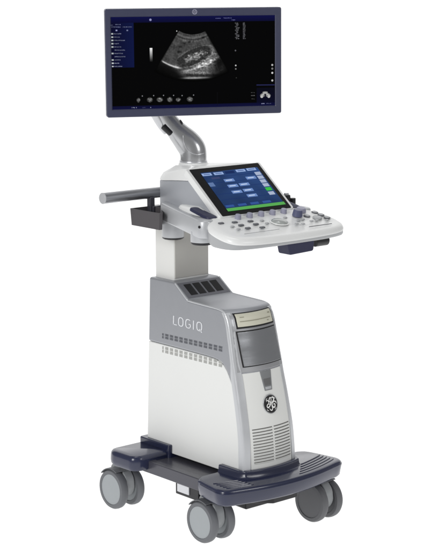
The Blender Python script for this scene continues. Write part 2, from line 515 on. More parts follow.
# front tray
TL_ = [(-.205, .035), (-.226, .018), (-.236, -.015), (-.246, -.070), (-.250, -.106), (-.236, -.132), (-.19, -.147), (-.12, -.164), (-.06, -.173), (0, -.176)]
TR = TL_+[(-x*1.045, y) for x, y in TL_[-2::-1]]
def tray_outline(n=6):
    P = [Vector((x, y)) for x, y in TR]
    out = catmull(P, n)
    return out
to = tray_outline()
ctr = Vector((0, -.02))
def off_in(p, d):
    v = p-ctr; sx = max(0, 1-d/abs(.25)); sy = max(0, 1-d/.155)
    return Vector((ctr.x+v.x*sx, ctr.y+v.y*sy))
bm = bmesh.new()
rings = []
for d, z in ((.016, .148), (.008, .150), (.004, .155), (.0, .182), (0, .192), (.0015, .197), (.005, .2005), (.010, .202)):
    rings.append([(*off_in(p, d), z) for p in to])
loft(bm, rings)
tray = finish('front_tray', bm, 'navy', root, angle=45)
bm = bmesh.new()
pts = [p for p in to if p.y < .0]
rgs = []
for i, p in enumerate(pts):
    a = pts[max(0, i-1)]; b = pts[min(len(pts)-1, i+1)]; t = (b-a).normalized(); nn = Vector((t.y, -t.x))
    if nn.dot(p-ctr) < 0: nn = -nn
    rgs.append([(*(p-nn*.003), .1865), (*(p+nn*.0016), .1865), (*(p+nn*.0022), .1895), (*(p+nn*.0010), .1925), (*(p-nn*.003), .1925)])
loft(bm, rgs)
finish('tray_bead', bm, 'navy', tray, angle=60)
# grip ridges on the tray, following its front edge
def fr_y(x): return -.176+.030*(abs(x)/.19)**2
for s in (-1, 1):
    for k in range(5):
        bm = bmesh.new()
        d = .022+.0155*k; n = 14
        xa, xb = ((.045+.018*k), .236) if s > 0 else (.135, .222)
        sel = [Vector((s*(xa+(xb-xa)*i/n), fr_y(xa+(xb-xa)*i/n)+d)) for i in range(n+1)]
        rgs = []
        for i, p in enumerate(sel):
            a = sel[max(0, i-1)]; b = sel[min(len(sel)-1, i+1)]; t = (b-a).normalized(); nn = Vector((-t.y, t.x))
            w = .0030 if 0 < i < n else .001
            rgs.append([(*(p+nn*w), .2015), (*(p+nn*w*.5), .2042), (*(p-nn*w*.5), .2042), (*(p-nn*w), .2015)])
        loft(bm, rgs)
        finish('tray_ridge', bm, 'navy', tray, angle=60)
# front skirt
bm = bmesh.new()
fo = [(-.124, .04), (-.124, -.055)]
for i in range(13):
    x = -.112+.224*i/12; fo.append((x, -.077-.021*(1-(x/.112)**2)))
fo += [(.124, -.055), (.124, .04)]
lo_ = [(x*1.05, y-.008 if y < 0 else y, .20) for x, y in fo]
loft(bm, [lo_, [(x*1.01, y-.002 if y < 0 else y, .208) for x, y in fo], [(x, y, .2235) for x, y in fo]])
finish('front_skirt', bm, 'navy', root, bevel=.003, angle=40)
# black block under the tray and box with label under the rail
bm = bmesh.new()
prism(bm, [(-.115, .1), (-.085, -.06), (-.03, -.115), (.07, -.115), (.10, -.05), (.10, .1)], 'z', .112, .157)
box(bm, (-.01, .02, .10), (.12, .10, .04))
box(bm, (.085, -.02, .120), (.03, .05, .03))
finish('brake_unit', bm, 'black', root, bevel=.004)
bm = bmesh.new(); box(bm, (-.168, .112, .134), (.05, .115, .043))
pw = finish('power_inlet', bm, 'black', root, bevel=.003)
bm = bmesh.new(); box(bm, (-.1945, .128, .1365), (.004, .058, .026))
finish('inlet_label', bm, 'label', pw, bevel=.0008)

# ------------------------------------------------------------------ casters
def wheel_bm(mt, md, r=.0665, w=.024):
    bm = bmesh.new()
    prof = [(-w/2-.0010, .0008, 1), (-w/2-.0006, r*.4, 1), (-w/2+.000, r*.755, 1), (-w/2-.002, r*.775, 0), (-w/2-.001, r*.93, 0), (-w/2+.005, r*.99, 0),
            (0, r, 0), (w/2-.005, r*.99, 0), (w/2+.001, r*.93, 0), (w/2+.002, r*.775, 0), (w/2, r*.755, 1), (w/2+.0006, r*.4, 1), (w/2+.001, .0008, 1)]
    rings = [circ((x, 0, 0), rr, 'x', 48) for x, rr, _ in prof]
    mis = [1, 1, 0, 0, 0, 0, 0, 0, 0, 0, 1, 1]
    loft(bm, rings, mis)
    return bm
def make_caster(loc, rot, disc='disc', tyre='tyre'):
    bm = bmesh.new()
    # hood between the wheels with a stem to the foot
    pts = [(-.050, .004), (-.046, .040), (-.025, .064), (.006, .076), (.034, .076), (.042, .055), (.034, .02), (.018, -.015), (-.006, -.030), (-.034, -.022)]
    pts = round_poly(pts, .012, 4)
    prism(bm, pts, 'x', -.017, .017)
    cyl(bm, (0, .018, .06), (0, .018, .098), .018, n=24)
    cyl(bm, (-.030, 0, 0), (.030, 0, 0), .008, n=20)
    c = finish('caster', bm, 'hood', root, bevel=.004, local=True, angle=40)
    c.location = Vector(loc)-ROOT; c.rotation_euler = (0, 0, rot)
    for s in (-1, 1):
        w = finish('wheel', wheel_bm(tyre, disc), [tyre, disc], c, local=True, angle=50)
        w.location = (s*.0335, 0, 0)
    # tread cover arc over the wheel
    bm = bmesh.new()
    rg = []
    for k in range(9):
        a = math.radians(65+75*k/8)
        ca, sa = math.cos(a), math.sin(a)
        rg.append([(x, -rr*ca, rr*sa) for x, rr in ((-.046, .0685), (-.046, .0715), (.046, .0715), (.046, .0685))])
    loft(bm, rg)
    finish('fender', bm, 'tyre', c, local=True, bevel=.001)
    return c
make_caster((-.186, .003, .0668), 0)
make_caster((-.193, .452, .0668), 0)
make_caster((.203, -.076, .0668), math.radians(3), 'wheel_shade', 'wheel_shade')  # tyres and discs coloured as if shaded by the tray
make_caster((.193, .452, .0668), 0)

# ------------------------------------------------------------------ console tray
SA = .213
def TZ(y): return 1.008+SA*(min(y, .115)+.005)
CO = [(-.100, .215), (-.136, .212), (-.160, .165), (-.180, .09), (-.188, .03), (-.206, -.010), (-.228, -.045), (-.238, -.09), (-.236, -.132), (-.218, -.160), (-.17, -.176), (-.09, -.183), (0, -.185)]
CO = CO+[(-x, y) for x, y in CO[-2::-1]]
co = catmull([Vector(p) for p in CO], 6)
ctr2 = Vector((0, -.03))
def cin(p, d):
    v = p-ctr2; return Vector((ctr2.x+v.x*(1-d/.236), ctr2.y+v.y*(1-d/.155)))
bm = bmesh.new()
rings = []
def bot(y): return max(.937, TZ(y)-(.058 if y < 0 else max(.02, .058-.5*y)))
rings.append([(*cin(p, .04), bot(p.y)-.002) for p in co])
rings.append([(*cin(p, .010), bot(p.y)) for p in co])
rings.append([(*cin(p, .0035), bot(p.y)+.0025) for p in co])
rings.append([(*cin(p, .001), bot(p.y)+.007) for p in co])
for d, dz in ((.0005, -.0225), (.000, -.0215), (.0, -.014), (.0035, -.0065), (.009, -.0025), (.016, -.0006), (.03, 0)):
    rings.append([(*cin(p, d), TZ(p.y)+dz) for p in co])
loft(bm, rings, [0, 1, 1, 1, 1, 0, 0, 0, 0, 0])
console = finish('console', bm, ['console_white', 'rim'], root, angle=60)

def on_console(x, y, dz=0.): return Vector((x, y, TZ(y)+dz))-ROOT
tilt = math.atan(SA)
def ctrl(name, bm, m, x, y, parent=console, bevel=.001, rz=0):
    o = finish(name, bm, m, parent, bevel=bevel, seg=2, local=True)
    o.location = on_console(x, y); o.rotation_euler = (tilt, 0, rz)
    return o
def place_copy(o, x, y, rz=0.):
    c = o.copy(); COL.objects.link(c); c.location = on_console(x, y); c.rotation_euler = (tilt, 0, rz); return c

# knobs in a row under the touch screen
bm = bmesh.new(); cyl(bm, (0, 0, -.002), (0, 0, .014), .0105, .0090, n=28, rim=.0012)
k0 = ctrl('knob', bm, 'knob', -.094, -.021, bevel=0)
for x in (-.047, .0, .047, .094): place_copy(k0, x, -.021)
# trackball with its ring
bm = bmesh.new()
rr = [(.030, -.001), (.0295, .001), (.027, .0016), (.026, .001)]
loft(bm, [circ((0, 0, z), r, n=40) for r, z in rr])
tb = ctrl('trackball_ring', bm, 'console_white', .018, -.086, bevel=0)
bm = bmesh.new()
rings = [circ((0, 0, .001+.008*math.sin(a)), max(.0008, .026*math.cos(a)), n=36) for a in [math.radians(t) for t in (0, 15, 30, 45, 60, 75, 88)]]
loft(bm, rings)
ctrl('trackball', bm, 'ball', .018, -.086, bevel=0)
# dark buttons left
bm = bmesh.new(); prism(bm, round_poly([(-.0095, -.005), (.0095, -.005), (.0095, .005), (-.0095, .005)], .003, 3), 'z', -.001, .0028)
b0 = ctrl('button', bm, 'btnd', -.177, -.040)
for x, y in ((-.128, -.046), (-.126, -.073), (-.124, -.101), (-.071, -.053), (-.073, -.080), (-.074, -.110)): place_copy(b0, x, y)
# light keys right and small keys
bm = bmesh.new(); cyl(bm, (0, 0, -.001), (0, 0, .0034), .0088, .0080, n=24, rim=.0008)
r0 = ctrl('round_key', bm, 'btn', .150, -.068, bevel=0)
for x, y in ((.203, -.048), (.206, -.073), (.206, -.100)): place_copy(r0, x, y)
bm = bmesh.new(); cyl(bm, (0, 0, -.001), (0, 0, .004), .0155, .0140, n=28, rim=.001)
ctrl('wide_key', bm, 'btn', .172, -.092, bevel=0)
bm = bmesh.new(); cyl(bm, (0, 0, -.001), (0, 0, .0014), .0108, .0108, n=24)
g0 = ctrl('key_ring', bm, 'btnd', .150, -.068, bevel=0)
for x, y in ((.203, -.048), (.206, -.073), (.206, -.100)): place_copy(g0, x, y)
bm = bmesh.new(); prism(bm, round_poly([(-.0065, -.0042), (.0065, -.0042), (.0065, .0042), (-.0065, .0042)], .003, 3), 'z', -.001, .0028)
t0_ = ctrl('small_key', bm, 'btn', .090, -.094)
for x, y in ((.112, -.090), (.128, -.112), (.150, -.112), (.185, -.121), (.066, -.060), (.080, -.125), (-.030, -.060), (-.032, -.085), (-.162, -.075), (-.160, -.100), (.060, -.118)): place_copy(t0_, x, y)
# paddle knobs
bm = bmesh.new(); cyl(bm, (0, 0, 0), (0, 0, .022), .0165, .0145, n=28, rim=.002)
ctrl('paddle_knob', bm, 'knobn', .116, -.060, bevel=0)
bm = bmesh.new(); cyl(bm, (0, 0, 0), (0, 0, .014), .0165, .0145, n=28, rim=.002)
ctrl('rotary_dial', bm, 'knob', .160, -.030, bevel=0)
# slots engraved at the front edge
bm = bmesh.new(); box(bm, (0, 0, 0), (.096, .0022, .0016))
ctrl('front_slot', bm, 'btnd', .130, -.150, bevel=0)
bm = bmesh.new(); box(bm, (0, 0, 0), (.14, .0012, .0012))
ctrl('key_line', bm, 'rim', -.10, -.138, bevel=0)
# navy probe rests on both wings
for s in (-1, 1):
    bm = bmesh.new()
    pts = round_poly([(-.020, -.052), (.020, -.052), (.018, .052), (-.014, .052)] if s < 0 else [(-.020, -.052), (.020, -.052), (.014, .052), (-.018, .052)], .014, 5)
    rgs = [[(p[0]*k, p[1]*k, z) for p in pts] for k, z in ((1.0, -.004), (1.0, .001), (.97, .0035), (.90, .0045))]
    loft(bm, rgs)
    ctrl('probe_rest', bm, 'navyd', s*.172, .052, bevel=0)
# probe socket cluster behind the right wing
bm = bmesh.new()
cyl(bm, (.204, .085, 1.01), (.204, .085, 1.041), .015, .013, n=24, rim=.002)
cyl(bm, (.186, .105, 1.01), (.186, .105, 1.052), .009, n=18, rim=.001)
cyl(bm, (.222, .075, 1.01), (.222, .075, 1.030), .010, n=18, rim=.001)
finish('probe_socket', bm, 'black', root)
bm = bmesh.new(); cyl(bm, (.204, .085, 1.040), (.204, .085, 1.047), .008, n=20, rim=.001)
finish('socket_cap', bm, 'frame', root)

# grip below the front edge and round holder
bm = bmesh.new()
prism(bm, round_poly([(-.018, .943), (.096, .943), (.092, .903), (-.008, .900)], .008, 4), 'y', -.160, -.11)
finish('front_grip', bm, 'navyd', root, bevel=.004)
bm = bmesh.new(); cyl(bm, (.150, -.10, .918), (.205, -.10, .918), .017, n=28, rim=.003)
box(bm, (.178, -.085, .935), (.03, .04, .03))
finish('cable_hook', bm, 'black', root)

# ------------------------------------------------------------------ housing behind the touch screen
PL = [(-.084, .372), (-.096, .345), (-.139, .185), (-.139, -.02), (.139, -.02), (.139, .185), (.096, .345), (.084, .372)]
def cut(bm):
    d = Vector((0, .157, .126)).normalized(); n = Vector((0, -d.z, d.y))
    p = Vector((0, -.005, 1.004))
    g = bmesh.ops.bisect_plane(bm, geom=bm.verts[:]+bm.edges[:]+bm.faces[:], plane_co=p, plane_no=n, clear_outer=True)
    es = [e for e in g['geom_cut'] if isinstance(e, bmesh.types.BMEdge)]
    bmesh.ops.contextual_create(bm, geom=es)
bm = bmesh.new()
ring = lambda k, z, by=0: [(x*k, .17+(y-.17)*(k if y > .17 else 1)+by, z) for x, y in PL]
def capz(x, y): return 1.088+.10*max(0, (.345-y))*1.0
loft(bm, [ring(.97, .985), ring(1., 1.0), [(x, y, min(1.118, 1.086+.115*max(0, .345-y))) for x, y in PL]])
cut(bm)
housing = finish('console_housing', bm, 'housing', root, bevel=.003, angle=30)
bm = bmesh.new()
zb = [min(1.118, 1.086+.115*max(0, .345-y)) for x, y in PL]
r0_ = [(x*1.004, y+(.001 if y > .3 else 0), z+.0008) for (x, y), z in zip(PL, zb)]
r1_ = [(x*.985, y-.003 if y > .3 else y, z+.012 if y > .3 else z+.010) for (x, y), z in zip(PL, zb)]
r2_ = [(x*.93, y-.012 if y > .3 else y, max(z+.024, 1.112) if y > .3 else 1.142) for (x, y), z in zip(PL, zb)]
r3_ = [(x*.55, .335 if y > .35 else (.33 if y > .3 else y), 1.134 if y > .3 else 1.146) for (x, y), z in zip(PL, zb)]
loft(bm, [r0_, r1_, r2_, r3_])
cut(bm)
finish('housing_top', bm, 'console_white', housing, bevel=.003, angle=30)
bm = bmesh.new(); cyl(bm, (0, .303, 1.118), (0, .303, 1.1435), .052, .047, n=48, rim=.003)
finish('arm_collar', bm, 'console_white', root)

# touch screen slab
d = Vector((0, .157, .126)).normalized(); nn = Vector((0, -d.z, d.y))
tsc = Vector((0, .0735, 1.0765))
R = Matrix((Vector((1, 0, 0)), d, nn)).transposed()
def TS(x, t, o): return tsc+Vector((x, 0, 0))+d*t+nn*o
bm = bmesh.new()
pts = round_poly([(-.153, -.103), (.153, -.103), (.153, .108), (-.153, .108)], .008, 4)
loft(bm, [[TS(p[0]*.985, p[1]*.985, -.020) for p in pts], [TS(p[0], p[1], -.012) for p in pts], [TS(p[0], p[1], -.002) for p in pts], [TS(p[0]*.99, p[1]*.985, .001) for p in pts]])
tsf = finish('touch_panel_frame', bm, 'console_white', root, angle=50)
bm = bmesh.new()
pts = round_poly([(-.1415, -.1005), (.1415, -.1005), (.1415, .1025), (-.1415, .1025)], .004, 3)
loft(bm, [[TS(p[0], p[1], -.002) for p in pts], [TS(p[0], p[1], .0030) for p in pts]])
finish('panel_glass', bm, 'glass', tsf, bevel=.0006, seg=1)

# generic lit screen mesh with a colour attribute
class Scr:
    def __init__(s): s.v = []; s.f = []; s.c = []
    def quad(s, P, col):
        b = len(s.v); s.v += P; s.f.append((b, b+1, b+2, b+3)); s.c += [col]*4
    def grid(s, P, C, nx, ny):
        b = len(s.v); s.v += P
        for j in range(ny-1):
            for i in range(nx-1):
                q = (b+j*nx+i, b+j*nx+i+1, b+(j+1)*nx+i+1, b+(j+1)*nx+i)
                s.f.append(q); s.c += [C[k-b] for k in q]
    def build(s, name, parent):
        me = bpy.data.meshes.new(name); me.from_pydata([tuple(p) for p in s.v], [], s.f)
        ca = me.color_attributes.new('Col', 'FLOAT_COLOR', 'CORNER')
        for i, c in enumerate(s.c): ca.data[i].color = (*c, 1)
        me.materials.append(M['screen'])
        o = bpy.data.objects.new(name, me); COL.objects.link(o); o.parent = parent; return o

# touch screen picture; TL,TR,BL of the glass in photo pixels give the fractions
def tpx(x, y, o):
    ax, ay = 258.3-190.0, 165-170.2; bx, by = 222.8-190.0, 217-170.2
    dx, dy = x-190.0, y-170.2; D = ax*by-ay*bx
    u = (dx*by-dy*bx)/D; v = (ax*dy-ay*dx)/D
    return TS(-.14+.28*u, .1005-.201*v, o)-ROOT
def tuv(u, v, o): return TS(-.14+.28*u, .1005-.201*v, o)-ROOT
s = Scr()
U0, U1, V0, V1 = .105, .945, .085, .895
nx, ny = 24, 20
P = []; C = []
for j in range(ny):
    for i in range(nx):
        a = i/(nx-1); b = j/(ny-1); P.append(tuv(U0+(U1-U0)*a, V0+(V1-V0)*b, .0034))
        k = .85+.35*(1-b)*a+.15*noise.noise(Vector((a*5, b*4, 0)))
        c = lin(36*k+4, 62*k+4, 108*k+6); C.append(c)
s.grid(P, C, nx, ny)
def bar(x, y, w, h, col, o=.0038):
    """button centred at photo pixel x,y ; w,h as fractions of the glass"""
    ax, ay = 258.3-190.0, 165-170.2; bx, by = 222.8-190.0, 217-170.2
    dx, dy = x-190.0, y-170.2; D = ax*by-ay*bx
    u = (dx*by-dy*bx)/D; v = (ax*dy-ay*dx)/D
    s.quad([tuv(u-w/2, v-h/2, o), tuv(u-w/2, v+h/2, o), tuv(u+w/2, v+h/2, o), tuv(u+w/2, v-h/2, o)], col)
cr = lambda x, y: (190+x/5.235, 135+y/5.235)
lb = lin(150, 175, 220); mb = lin(110, 140, 195)
for x, y, c in ((86, 212, lb), (147, 208, lb), (205, 203, lin(24, 44, 92)), (263, 196, lb), (320, 190, lb)):
    bar(*cr(x, y), .135, .055, c)
for x, y in ((203, 246), (318, 236), (222, 276), (282, 270), (243, 308), (302, 301), (322, 330)):
    bar(*cr(x, y), .145, .062, mb)
    bar(*cr(x-2, y), .09, .016, lin(205, 218, 240), .0041)
for x, y in ((86, 212), (147, 208), (263, 196), (320, 190)): bar(*cr(x, y), .09, .014, lin(60, 85, 140), .0041)
bar(*cr(112, 266), .075, .085, lin(95, 120, 165)); bar(*cr(132, 232), .12, .04, lin(60, 70, 110))
for k, (x, y) in enumerate(((356, 214), (370, 235), (383, 256), (397, 277), (411, 299), (426, 322))):
    bar(*cr(x, y), .085, .07, lin(60, 190, 70) if k == 4 else lin(168, 180, 205))
# thin lines
for v in (.20, .32, .44, .56, .68, .78):
    s.quad([tuv(.12, v, .0036), tuv(.12, v+.008, .0036), tuv(.84, v+.008, .0036), tuv(.84, v, .0036)], lin(28, 50, 104))
for u in (.12, .30, .48, .66):
    s.quad([tuv(u, .8, .0037), tuv(u, .845, .0037), tuv(u+.12, .845, .0037), tuv(u+.12, .8, .0037)], lin(52, 84, 150))
s.quad([tuv(.105, .865, .0039), tuv(.105, .925, .0039), tuv(.955, .925, .0039), tuv(.955, .865, .0039)], lin(88, 168, 84))
s.build('touch_screen', tsf)

# ------------------------------------------------------------------ support arm at the left, pivots (and its twin on the right)
for sg in (-1, 1):
    bm = bmesh.new()
    a = Vector((sg*.116, .286)); b = Vector((sg*.201, .006))
    t = (b-a).normalized(); nrm = Vector((-t.y, t.x)); w = .026
    out = []
    for k in range(13):
        an = math.pi*k/12; out.append(b+nrm*w*math.cos(an)+t*w*math.sin(an))
    for k in range(13):
        an = math.pi*k/12; out.append(a-nrm*w*math.cos(an)-t*w*math.sin(an))
    def zt(p): u = (p-a).dot(t)/(b-a).length; return 1.024-.014*u
    cc = (a+b)/2
    def sh(p, dd):
        u = (p-a).dot(t); v = (p-a).dot(nrm); L = (b-a).length
        return a+t*(u if 0 < u < L else (u-dd*(-1 if u < 0 else 1)))+nrm*v*(1-dd/w)
    rgs = []
    for dd, dz in ((.004, -.055), (.001, -.053), (0, -.050), (0, -.006), (.001, -.003), (.003, -.001), (.006, 0)):
        rgs.append([(*sh(p, dd), zt(p)+dz) for p in out])
    loft(bm, rgs)
    ar = finish('console_arm', bm, 'support', root, angle=40)
    bm = bmesh.new()
    bm2 = [(.030, .902, 1), (.0345, .905, 1), (.0355, .909, 0), (.0355, .975, 0)]
    loft(bm, [circ((sg*.079, .312, z), r, n=40) for r, z, _ in bm2], [1, 1, 0])
    finish('arm_pivot', bm, ['support', 'black'], ar)
    bm = bmesh.new()
    loft(bm, [circ((sg*.180, .045, z), r, n=40) for r, z in ((.030, .928), (.0345, .931), (.0355, .936), (.0355, .968))], [1, 1, 0])
    finish('arm_pivot', bm, ['support', 'black'], ar)
    bm = bmesh.new()
    c0 = Vector((sg*.2245, .002, .990)); cyl(bm, c0, c0+Vector((sg*.0035, -.001, 0)), .0042, n=16)
    finish('arm_bolt', bm, 'black', ar)

# ------------------------------------------------------------------ rear handle, bracket, bin
bm = bmesh.new()
path = catmull([Vector((-.306, .375, 1.046)), Vector((-.20, .377, 1.046)), Vector((-.06, .386, 1.044)), Vector((.06, .386, 1.044)), Vector((.20, .377, 1.046)), Vector((.306, .375, 1.046))], 5)
rgs = []
for i, p in enumerate(path):
    t = (path[min(i+1, len(path)-1)]-path[max(0, i-1)]).normalized(); q = t.to_track_quat('Z', 'Y').to_matrix()
    rgs.append(circ(p, .0172, n=28, rot=q))
loft(bm, rgs)
hd = finish('rear_handle', bm, 'handle', root)
for s_ in (-1, 1):
    bm = bmesh.new(); cyl(bm, (s_*.305, .375, 1.046), (s_*.311, .375, 1.046), .0176, n=28, rim=.0015)
    finish('end_cap', bm, 'cap', hd)
bm = bmesh.new()
box(bm, (-.118, .375, 1.005), (.018, .02, .06)); box(bm, (-.098, .375, .99), (.045, .03, .03))
finish('handle_bracket', bm, 'rail', root, bevel=.003)
# open side bin
bm = bmesh.new()
def shr(P, d):
    c = Vector((-.155, .33)); return [c+(Vector(p)-c)*(1-d) for p in P]
o = [(-.108, .388), (-.192, .388), (-.192, .238), (-.180, .236), (-.108, .335)]
loft(bm, [[(*p, .949) for p in shr(o, .06)], [(*p, 1.003) for p in o], [(*p, 1.003) for p in shr(o, .06)], [(*p, .955) for p in shr(o, .12)]])
finish('storage_bin', bm, 'bin', root, bevel=.0015, seg=2)

# ------------------------------------------------------------------ monitor arm
def tube_path(pts, mi=0, n=32):
    """pts: (Vector centre, rx, ry, ) rings oriented along path"""
    rgs = []
    for i, (c, rx, ry) in enumerate(pts):
        a = pts[max(0, i-1)][0]; b = pts[min(len(pts)-1, i+1)][0]
        t = (b-a).normalized()
        side = Vector((.7472, -.6646, 0)); side = (side-t*side.dot(t)).normalized(); up = t.cross(side)
        rgs.append([c+side*rx*math.cos(2*math.pi*k/n)+up*ry*math.sin(2*math.pi*k/n) for k in range(n)])
    return rgs
def smooth_path(ctrl, n=6):
    c = catmull([Vector(p[:3]) for p in ctrl], n); r = catmull([Vector((p[3], p[4], 0)) for p in ctrl], n)
    return [(a, b.x, b.y) for a, b in zip(c, r)]
bm = bmesh.new()
loft(bm, [circ((0, .303, z), r, n=40) for r, z in ((.0435, 1.142), (.0450, 1.1435), (.0450, 1.148), (.0435, 1.1495))])
arm = finish('monitor_arm', bm, 'arm_light', root, angle=60)
bm = bmesh.new()
loft(bm, tube_path(smooth_path([(0, .303, 1.149, .0425, .0425), (0, .303, 1.166, .0428, .0425), (-.003, .306, 1.186, .0435, .042), (-.016, .316, 1.209, .0415, .039), (-.037, .329, 1.236, .0350, .035), (-.055, .341, 1.262, .0300, .032), (-.077, .355, 1.30, .0265, .029), (-.098, .368, 1.340, .025, .026)])))
link = finish('lower_link', bm, 'arm', arm, angle=60)
bm = bmesh.new()
loft(bm, tube_path(smooth_path([(-.068, .350, 1.238, .012, .012), (-.079, .357, 1.262, .018, .018), (-.099, .366, 1.302, .0205, .020), (-.119, .375, 1.345, .021, .020)])))
finish('upper_link', bm, 'arm_light', arm, angle=60)
bm = bmesh.new()
cyl(bm, (-.090, .343, 1.262), (-.070, .325, 1.237), .0115, n=24, rim=.002)
finish('arm_joint', bm, 'black', arm)
# raised edge of the oval cover on the shroud, laid on the metal
from mathutils.bvhtree import BVHTree
def bvh_of(objs):
    vs = []; fs = []
    for o in objs:
        b = len(vs); vs += [v.co.copy() for v in o.data.vertices]; fs += [[b+k for k in p.vertices] for p in o.data.polygons]
    return BVHTree.FromPolygons(vs, fs)
tree = bvh_of([arm, link])
ap = catmull([Vector((-.031, 1.232)), Vector((-.029, 1.212)), Vector((-.021, 1.192)), Vector((-.006, 1.178)), Vector((.014, 1.171)), Vector((.034, 1.174))], 8)
bm = bmesh.new(); pts3 = []
for p in ap:
    o_ = Vector((0, .303, p.y))+rgt*p.x-fwd*.3-ROOT
    h = tree.ray_cast(o_, fwd)
    if h[0] is not None: pts3.append((h[0]+h[1]*(.0004 if h[1].dot(fwd) < 0 else -.0004))+ROOT)
rgs = []
for i, p in enumerate(pts3):
    t = (pts3[min(i+1, len(pts3)-1)]-pts3[max(0, i-1)]).normalized(); qq = t.to_track_quat('Z', 'Y').to_matrix()
    rgs.append(circ(p, .0014, n=10, rot=qq))
loft(bm, rgs)
finish('arm_cover_edge', bm, 'arm_light', arm)
# cable slot on the upper side of the link
bm = bmesh.new(); pts3 = []
for k in range(9):
    t = k/8; p = Vector((-.052+.018*t, 1.296-.030*t))
    h = tree.ray_cast(Vector((0, .303, p.y))+rgt*p.x-fwd*.3-ROOT, fwd)
    if h[0] is not None: pts3.append(h[0]+ROOT)
rgs = []
for i, p in enumerate(pts3):
    t = (pts3[min(i+1, len(pts3)-1)]-pts3[max(0, i-1)]).normalized(); qq = t.to_track_quat('Z', 'Y').to_matrix()
    rgs.append(circ(p, .0042 if 0 < i < len(pts3)-1 else .002, n=12, rot=qq, ry=.0042))
if len(rgs) > 2:
    loft(bm, rgs); finish('cable_slot', bm, 'black', arm)
# upper mount behind the monitor
bm = bmesh.new()
loft(bm, tube_path(smooth_path([(-.080, .366, 1.340, .026, .026), (-.092, .345, 1.38, .026, .026), (-.100, .29, 1.43, .024, .024), (-.105, .22, 1.462, .022, .022)])))
finish('monitor_mount', bm, 'arm', arm, angle=60)

# ------------------------------------------------------------------ monitor
psi, ti, ro = .4709, -.0179, .0034
r_ = Vector((math.cos(psi), -math.sin(psi), 0)); n_ = Vector((-math.sin(psi), -math.cos(psi), 0))
up_ = Vector((0, 0, 1))*math.cos(ti)-n_*math.sin(ti)
r2 = r_*math.cos(ro)+up_*math.sin(ro); u2 = -r_*math.sin(ro)+up_*math.cos(ro)
MW, MH = .5476, .326
mc = Vector((-.1149, .152, 1.4705))-ROOT
RM = Matrix((r2, -n_, u2)).transposed().to_4x4()
RM.translation = mc
def rrect(w, h, y, r=.007, cx=0, cz=0):
    return [(p[0]+cx, y, p[1]+cz) for p in round_poly([(-w/2, -h/2), (w/2, -h/2), (w/2, h/2), (-w/2, h/2)], r, 4)]
AL, AR, AT, AB = -MW/2+.0170, MW/2-.0208, MH/2-.0248, -MH/2+.0245
bm = bmesh.new()
aw, ah = AR-AL, AT-AB; acx, acz = (AR+AL)/2, (AT+AB)/2
rings = [rrect(MW-.16, MH-.12, .052, .03), rrect(MW-.10, MH-.07, .050, .03), rrect(MW-.02, MH-.02, .034, .01), rrect(MW-.002, MH-.002, .030), rrect(MW, MH, .026), rrect(MW, MH, .003), rrect(MW-.003, MH-.003, .0003),
         rrect(MW-.008, MH-.008, 0), rrect(aw+.006, ah+.006, 0.0, .002, acx, acz), rrect(aw, ah, .003, .001, acx, acz)]
loft(bm, rings)
mon = finish('monitor', bm, 'bezel', root, local=True, angle=30)
mon.matrix_local = RM

SS = Scr()
def mp(px, py, layer=1):
    # photo-pixel fractions of the lit area -> local monitor coordinates
    u = (px-111.9)/(274.9-111.9)
    yt = 16.9+(15.2-16.9)*u; yb = 108.7+(106.4-108.7)*u
    v = (py-yt)/(yb-yt)
    return Vector((AL+aw*u, .0026-.0002*layer, AT-ah*v))
def mq(x0, y0, x1, y1, col, layer=2):
    SS.quad([mp(x0, y0, layer), mp(x0, y1, layer), mp(x1, y1, layer), mp(x1, y0, layer)], col)
def muv(u, v, layer): return Vector((AL+aw*u, .0026-.0002*layer, AT-ah*v))
SS.quad([muv(0, 0, 0), muv(0, 1, 0), muv(1, 1, 0), muv(1, 0, 0)], (.0006, .0006, .0008))
NV = lin(14, 16, 62)
def gradrect(x0, y0, x1, y1, c0, c1, horiz, n=14, layer=1):
    for k in range(n):
        t0 = k/n; t1 = (k+1)/n; c = tuple(a*(1-t0)+b*t0 for a, b in zip(c0, c1))
        if horiz: mq(x0+(x1-x0)*t0, y0, x0+(x1-x0)*t1, y1, c, layer)
        else: mq(x0, y0+(y1-y0)*t0, x1, y0+(y1-y0)*t1, c, layer)
# header, left menu, footer
def band_uv(v0, v1, c0, c1, layer, u0=0., u1=1., n=8):
    for k in range(n):
        t0 = k/n; t1 = (k+1)/n; c = tuple(a*(1-t0)+b*t0 for a, b in zip(c0, c1))
        SS.quad([muv(u0, v0+(v1-v0)*t0, layer), muv(u0, v0+(v1-v0)*t1, layer), muv(u1, v0+(v1-v0)*t1, layer), muv(u1, v0+(v1-v0)*t0, layer)], c)
band_uv(0, .062, lin(12, 14, 66), lin(8, 9, 44), 1)
band_uv(.965, 1, lin(10, 12, 46), lin(12, 14, 58), 1)
for k in range(10):
    t0, t1 = k/10, (k+1)/10
    c = tuple(a*(1-t0)+b*t0 for a, b in zip(lin(9, 10, 42), lin(13, 22, 66)))
    SS.quad([muv(.135*t0, .062, 1), muv(.135*t0, .545, 1), muv(.135*t1, .545, 1), muv(.135*t1, .062, 1)], c)
DIM = lin(110, 116, 150); BR = lin(215, 218, 235)
rng = random.Random(3)
def scribble(x, y, w, h, col, layer=3):
    """unreadable row of tiny marks"""
    cx = x
    while cx < x+w:
        l = rng.uniform(.35, .95)
        k = rng.uniform(.45, 1)
        dy = rng.uniform(-.12, .12)
        mq(cx, y-h/2+dy, min(cx+l, x+w), y+h/2+dy, tuple(a*k for a in col), layer); cx += l+rng.uniform(.25, .5)
c7 = lambda x, y: (105+x/7.417, 5+y/7.417)
